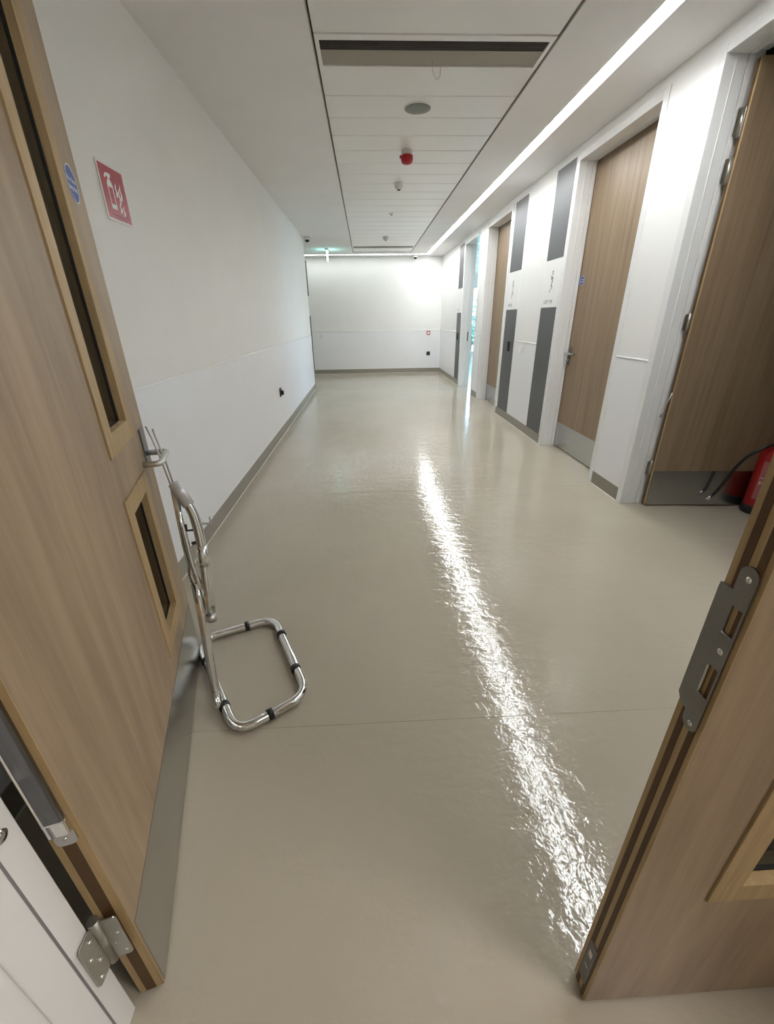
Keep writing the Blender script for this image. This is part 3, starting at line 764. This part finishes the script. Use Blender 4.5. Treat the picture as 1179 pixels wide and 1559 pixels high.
# ------------------------------------------------------------------ chrome folding stand by the left leaf
st = empty('chrome_stand', (-.5, 1.3, 0)); tag(st, 'folding chrome tube stand on the floor against the open left door', 'stand')
def S(o): return at_parent(o, st)
R = .0168
zb = R+.004
loop = [(-.745, 1.500), (-.475, 1.612), (-.262, 1.160), (-.485, 1.008), (-.745, 1.420)]
path = fillet([(x, y, zb) for x, y in loop], .075, 8, True)
S(MB().tube(path, R, 14, closed=True).build('base_loop', M_['chrome'], st))
for (x, y, dx, dy) in ((-.590, 1.566, .27, .112), (-.420, 1.495, .21, -.45), (-.325, 1.288, .21, -.45), (-.385, 1.078, -.22, -.15), (-.560, 1.122, -.26, .41), (-.70, 1.350, -.26, .41)):
    d = Vector((dx, dy, 0)).normalized()
    c = Vector((x, y, zb))
    S(MB().tube([tuple(c-d*.010), tuple(c+d*.010)], R+.0035, 14).build('rubber_clip', M_['black'], st))
post = fillet([(-.575, 1.115, zb), (-.592, 1.150, .05), (-.604, 1.190, .20), (-.610, 1.228, .36), (-.622, 1.256, .47)], .04, 5)
S(MB().tube(post, .0160, 16).build('upright', M_['chrome'], st))
S(MB().tube(fillet([(-.622, 1.256, .465), (-.634, 1.262, .50), (-.628, 1.270, .53), (-.641, 1.290, .60), (-.655, 1.334, .795)], .02, 5), .0120, 14).build('upright_top', M_['chrome'], st))
S(MB().tube(fillet([(-.600, 1.246, .45), (-.620, 1.262, .53), (-.646, 1.312, .70), (-.651, 1.330, .78)], .02, 5), .0085, 10).build('brace', M_['chrome'], st))
hoop = fillet([(-.655, 1.338, .806), (-.634, 1.332, .775), (-.601, 1.314, .712), (-.588, 1.296, .63), (-.583, 1.260, .486), (-.580, 1.224, .340)], .05, 6)
S(MB().tube(hoop, .0165, 16).build('folded_hoop', M_['chrome'], st))
S(MB().tube([(-.5802, 1.2275, .355), (-.5798, 1.2215, .331)], .0178, 16).build('hoop_end_cap', M_['steel'], st))
S(MB().tube([(-.657, 1.3395, .81), (-.640, 1.333, .785), (-.614, 1.322, .737)], [.0165, .0200, .0190], 16).build('plastic_sleeve', M_['sleeve'], st))
for pts in ([(-.655, 1.338, .805), (-.672, 1.356, .885), (-.694, 1.374, .962), (-.699, 1.378, .985)],
            [(-.662, 1.336, .79), (-.690, 1.362, .90), (-.708, 1.376, .955), (-.722, 1.384, .992)]):
    S(MB().tube(pts, .0028, 8).build('hook_wire', M_['steel'], st))
S(MB().tube([(-.588, 1.305, .676), (-.545, 1.305, .674)], .004, 8).tube([(-.546, 1.305, .674), (-.546, 1.306, .700)], .004, 8).build('peg', M_['sleeve'], st))
S(MB().tube([(-.600, 1.300, .655), (-.630, 1.302, .652), (-.630, 1.302, .675)], .004, 8).build('peg', M_['black'], st))
S(MB().tube([(-.596, 1.290, .612), (-.618, 1.292, .608)], .006, 8).build('peg', M_['black'], st))
S(MB().tube([(-.583, 1.268, .53), (-.586, 1.284, .60)], .0182, 16).build('hoop_collar', M_['chrome'], st))

# ------------------------------------------------------------------ fire extinguisher by the open door
ex = empty('fire_extinguisher', (2.748, 2.622, 0)); tag(ex, 'red fire extinguisher with black hose standing by the open dark door', 'fire extinguisher')
MB().lathe([(.078, 0), (.084, .004), (.084, .058), (.080, .062)], n=36).build('base_skirt', M_['black'], ex)
MB().lathe([(.079, .050), (.080, .060), (.080, .425), (.076, .452), (.060, .480), (.036, .497), (.026, .505), (.022, .53)], n=40).build('cylinder', M_['extred'], ex)
def wrap(me, r, a0, zc):
    for v in me.vertices:
        x, y, z = v.co; a = a0+x/r
        v.co = ((r+z)*math.cos(a), (r+z)*math.sin(a), zc+y)
    return me
A0 = math.atan2(-2.62, -2.75)+.25
m = MB(); N = 14; hw = .058
for j in range(2):
    for k in range(N+1): m.v.append((-hw+2*hw*k/N, -.135+.27*j, .0006))
for k in range(N): m.f.append((k, k+1, N+2+k, N+1+k)); m.sm.append(True)
me = m.mesh('label_band'); wrap(me, .080, A0, .25); 
lb = obj_from_mesh('label_band', me, plain('extinguisher_label', (.36, .10, .10), .4), ex)
for (t, sz, yy) in (('FOAM', .036, -.02), ('FIRE EXTINGUISHER', .011, .02), ('6 LITRE', .014, -.055), ('FOAM', .020, .075)):
    me = text_mesh('lettering', t, sz, .0006); me.transform(Matrix.Translation((0, yy, .0012))); wrap(me, .080, A0, .25)
    obj_from_mesh('lettering', me, M_['signwhite'], lb)
MB().lathe([(.020, .52), (.020, .555), (.012, .565), (.010, .58)], n=20).build('valve', M_['steel'], ex)
MB().box(-.02, .11, -.011, .011, .575, .585).build('carry_handle', M_['black'], ex, .003)
MB().box(-.01, .12, -.010, .010, .605, .614).build('squeeze_lever', M_['black'], ex, .003)
MB().lathe([(.014, 0), (.014, -.018), (.012, -.020)], (.0, -.018, .54), 18, 'y').build('gauge', M_['steel'], ex)
def lx(p): return (p[0]-2.748, p[1]-2.622, p[2])
ho = [lx(p) for p in ((2.750, 2.605, .545), (2.755, 2.585, .53), (2.705, 2.590, .512), (2.628, 2.605, .478), (2.568, 2.630, .418), (2.531, 2.655, .331), (2.506, 2.672, .230), (2.478, 2.690, .126), (2.462, 2.696, .100))]
hs = fillet(ho, .05, 5)
MB().tube(hs, .0105, 12).build('hose', M_['black'], ex)
MB().tube([lx((2.464, 2.6955, .104)), lx((2.440, 2.703, .070))], [.011, .014], 12).build('nozzle', M_['chrome'], ex)

# ------------------------------------------------------------------ shells around: dark side room, daylit far room, lobby
def shell(name, label, x0, x1, y0, y1, z1, mat, skip=(), t=.1, win=None):
    """room shell as wall boxes; returns nothing"""
    parts = {'w': (x0-t, x0, y0, y1), 'e': (x1, x1+t, y0, y1), 's': (x0, x1, y0-t, y0), 'n': (x0, x1, y1, y1+t)}
    for k, b in parts.items():
        if k in skip: continue
        o = MB().box(*b, -.002, z1).build('wall_%s' % name, mat)
        tag(o, label + ' wall to the ' + {'w': 'corridor side', 'e': 'far side', 's': 'near side', 'n': 'back'}[k], 'wall', kind='structure')
    o = MB().box(x0, x1, y0, y1, z1-.02, z1+.05).build('ceiling_%s' % name, mat)
    tag(o, label + ' ceiling', 'ceiling', kind='structure')
shell('side_room', 'unlit side room', XB, 5.6, .4, 5.2, 2.62, M_['shadewall'], ('w',))
shell('daylit_room', 'daylit far room', XB, 6.6, 7.2, 16.7, 2.62, M_['wall'], ('w', 'n', 'e'))
o = MB().grid([7.2, 16.7], [-.002, 2.64], [(8.2, 16.2, .5, 2.3)], 6.6, 6.7, lambda u, v, t: (t, u, v)).build('wall_daylit_room_added_window', M_['wall'])
tag(o, 'side wall of the daylit far room with the added window', 'wall', kind='structure')
w2 = empty('added_window', (6.65, 12.2, .5)); tag(w2, 'unseen long side window added to brighten the daylit far room', 'window', kind='structure')  # unseen window, added to let more daylight into the far room
ys2 = [8.2+k*1.0 for k in range(9)]
for y in ys2: at_parent(MB().box(6.62, 6.68, y-.025, y+.025, .5, 2.3).build('window_post', M_['frame'], w2, .004), w2)
for a, b_ in zip(ys2[:-1], ys2[1:]): at_parent(MB().box(6.647, 6.653, a+.025, b_-.025, .5, 2.3).build('window_pane', M_['glass'], w2), w2)
o = MB().grid([XB, 6.6], [-.002, 2.64], [(2.7, 6.3, .06, 2.28)], 16.7, 16.82, lambda u, v, t: (u, t, v)).build('wall_daylit_room_window', M_['wall'])
tag(o, 'window wall at the end of the daylit far room', 'wall', kind='structure')
MB_w = MB().box(XB-.1, XB, YB+.1, 16.8, -.002, 2.66).build('wall_daylit_room_side', M_['wall']); tag(MB_w, 'side wall of the daylit far room past the corridor end', 'wall', kind='structure')
wd = empty('window_1', (4.5, 16.75, .06)); tag(wd, 'tall bright window seen through the far right doorway', 'window', kind='structure')
xs = [2.7, 3.6, 4.5, 5.4, 6.3]
for x in xs: at_parent(MB().box(x-.03, x+.03, 16.72, 16.79, .06, 2.28).build('window_post', M_['frame'], wd, .004), wd)
for z in (.06, .98, 2.22): at_parent(MB().box(2.7, 6.3, 16.725, 16.785, z, z+.06).build('window_rail', M_['frame'], wd, .004), wd)
for a, b_ in zip(xs[:-1], xs[1:]):
    for (z0, z1) in ((.12, .98), (1.04, 2.22)):
        at_parent(MB().box(a+.03, b_-.03, 16.752, 16.758, z0, z1).build('window_pane', M_['glass'], wd), wd)
# ceiling grid of the daylit room
for k in range(14):
    y = 8.0+k*.6
    o = MB().box(XB+.01, 6.59, y-.012, y+.012, 2.592, 2.6).build('ceiling_grid_bar', M_['plank'], bpy.data.objects['ceiling_daylit_room'])
# lobby behind the camera
shell('lobby', 'white lobby behind the double doors', -2.2, 2.6, -3.6, Y0N-.001, 2.62, M_['wall'], ('n',))
o = MB().box(-2.2, -1.25, Y0N, Y0N+.1, -.002, 2.65).build('wall_lobby_left', M_['wall']); tag(o, 'lobby wall left of the double doors', 'wall', kind='structure')
o = MB().box(XB, 2.6, Y0N, Y0N+.1, -.002, 2.65).build('wall_lobby_right', M_['wall']); tag(o, 'lobby wall right of the double doors', 'wall', kind='structure')
ll = empty('panel_light', (1.7, -.5, 2.585)); tag(ll, 'oblong ceiling light panel in the lobby behind the doors', 'ceiling light')
MB().box(-.6, .6, -.3, .3, -.012, -.006).build('diffuser', M_['lobbylight'], ll)
MB().grid([-.62, .62], [-.32, .32], [(-.6, .6, -.3, .3)], -.016, 0, lambda u, v, t: (u, v, t)).build('rim', M_['whiteplastic'], ll)

# ------------------------------------------------------------------ outside the far window
gr = MB().box(-30, 60, 6.0, 90, -.6, -.3).build('garden_ground', M_['ground']); tag(gr, 'pale ground outside the far window', 'ground', kind='structure')
def shrub(x, y, r, h, label):
    t = empty('garden_tree', (x, y, -.3)); tag(t, label, 'tree', 'trees outside the far window')
    MB().tube([(0, 0, 0), (.03, .02, h*.35), (-.02, .05, h*.7)], [.08, .06, .02], 8).build('trunk', M_['bark'], t)
    m = MB(); rnd = random.Random(int(x*100+y))
    for k in range(700):
        a, b, q = rnd.uniform(0, 6.283), rnd.uniform(-1, 1), rnd.random()**.4
        c = Vector((math.cos(a)*math.sqrt(1-b*b)*r*q, math.sin(a)*math.sqrt(1-b*b)*r*q, h*.62+b*h*.42*q))
        e = Vector((rnd.gauss(0, 1), rnd.gauss(0, 1), rnd.gauss(0, .6))).normalized(); g = e.cross(Vector((rnd.gauss(0, 1), rnd.gauss(0, 1), 1))).normalized()
        l, w = rnd.uniform(.07, .13), rnd.uniform(.03, .05); i = len(m.v)
        m.v += [tuple(c-e*l), tuple(c+g*w), tuple(c+e*l), tuple(c-g*w)]; m.f.append((i, i+1, i+2, i+3)); m.sm.append(False)
    m.build('foliage', M_['leaf'], t)
shrub(4.45, 19.2, .7, 1.9, 'leafy shrub directly outside the far window')
shrub(5.6, 21.5, 1.1, 2.4, 'larger tree set back to the right outside the far window')
shrub(2.5, 20.6, .8, 1.7, 'low bush to the left outside the far window')
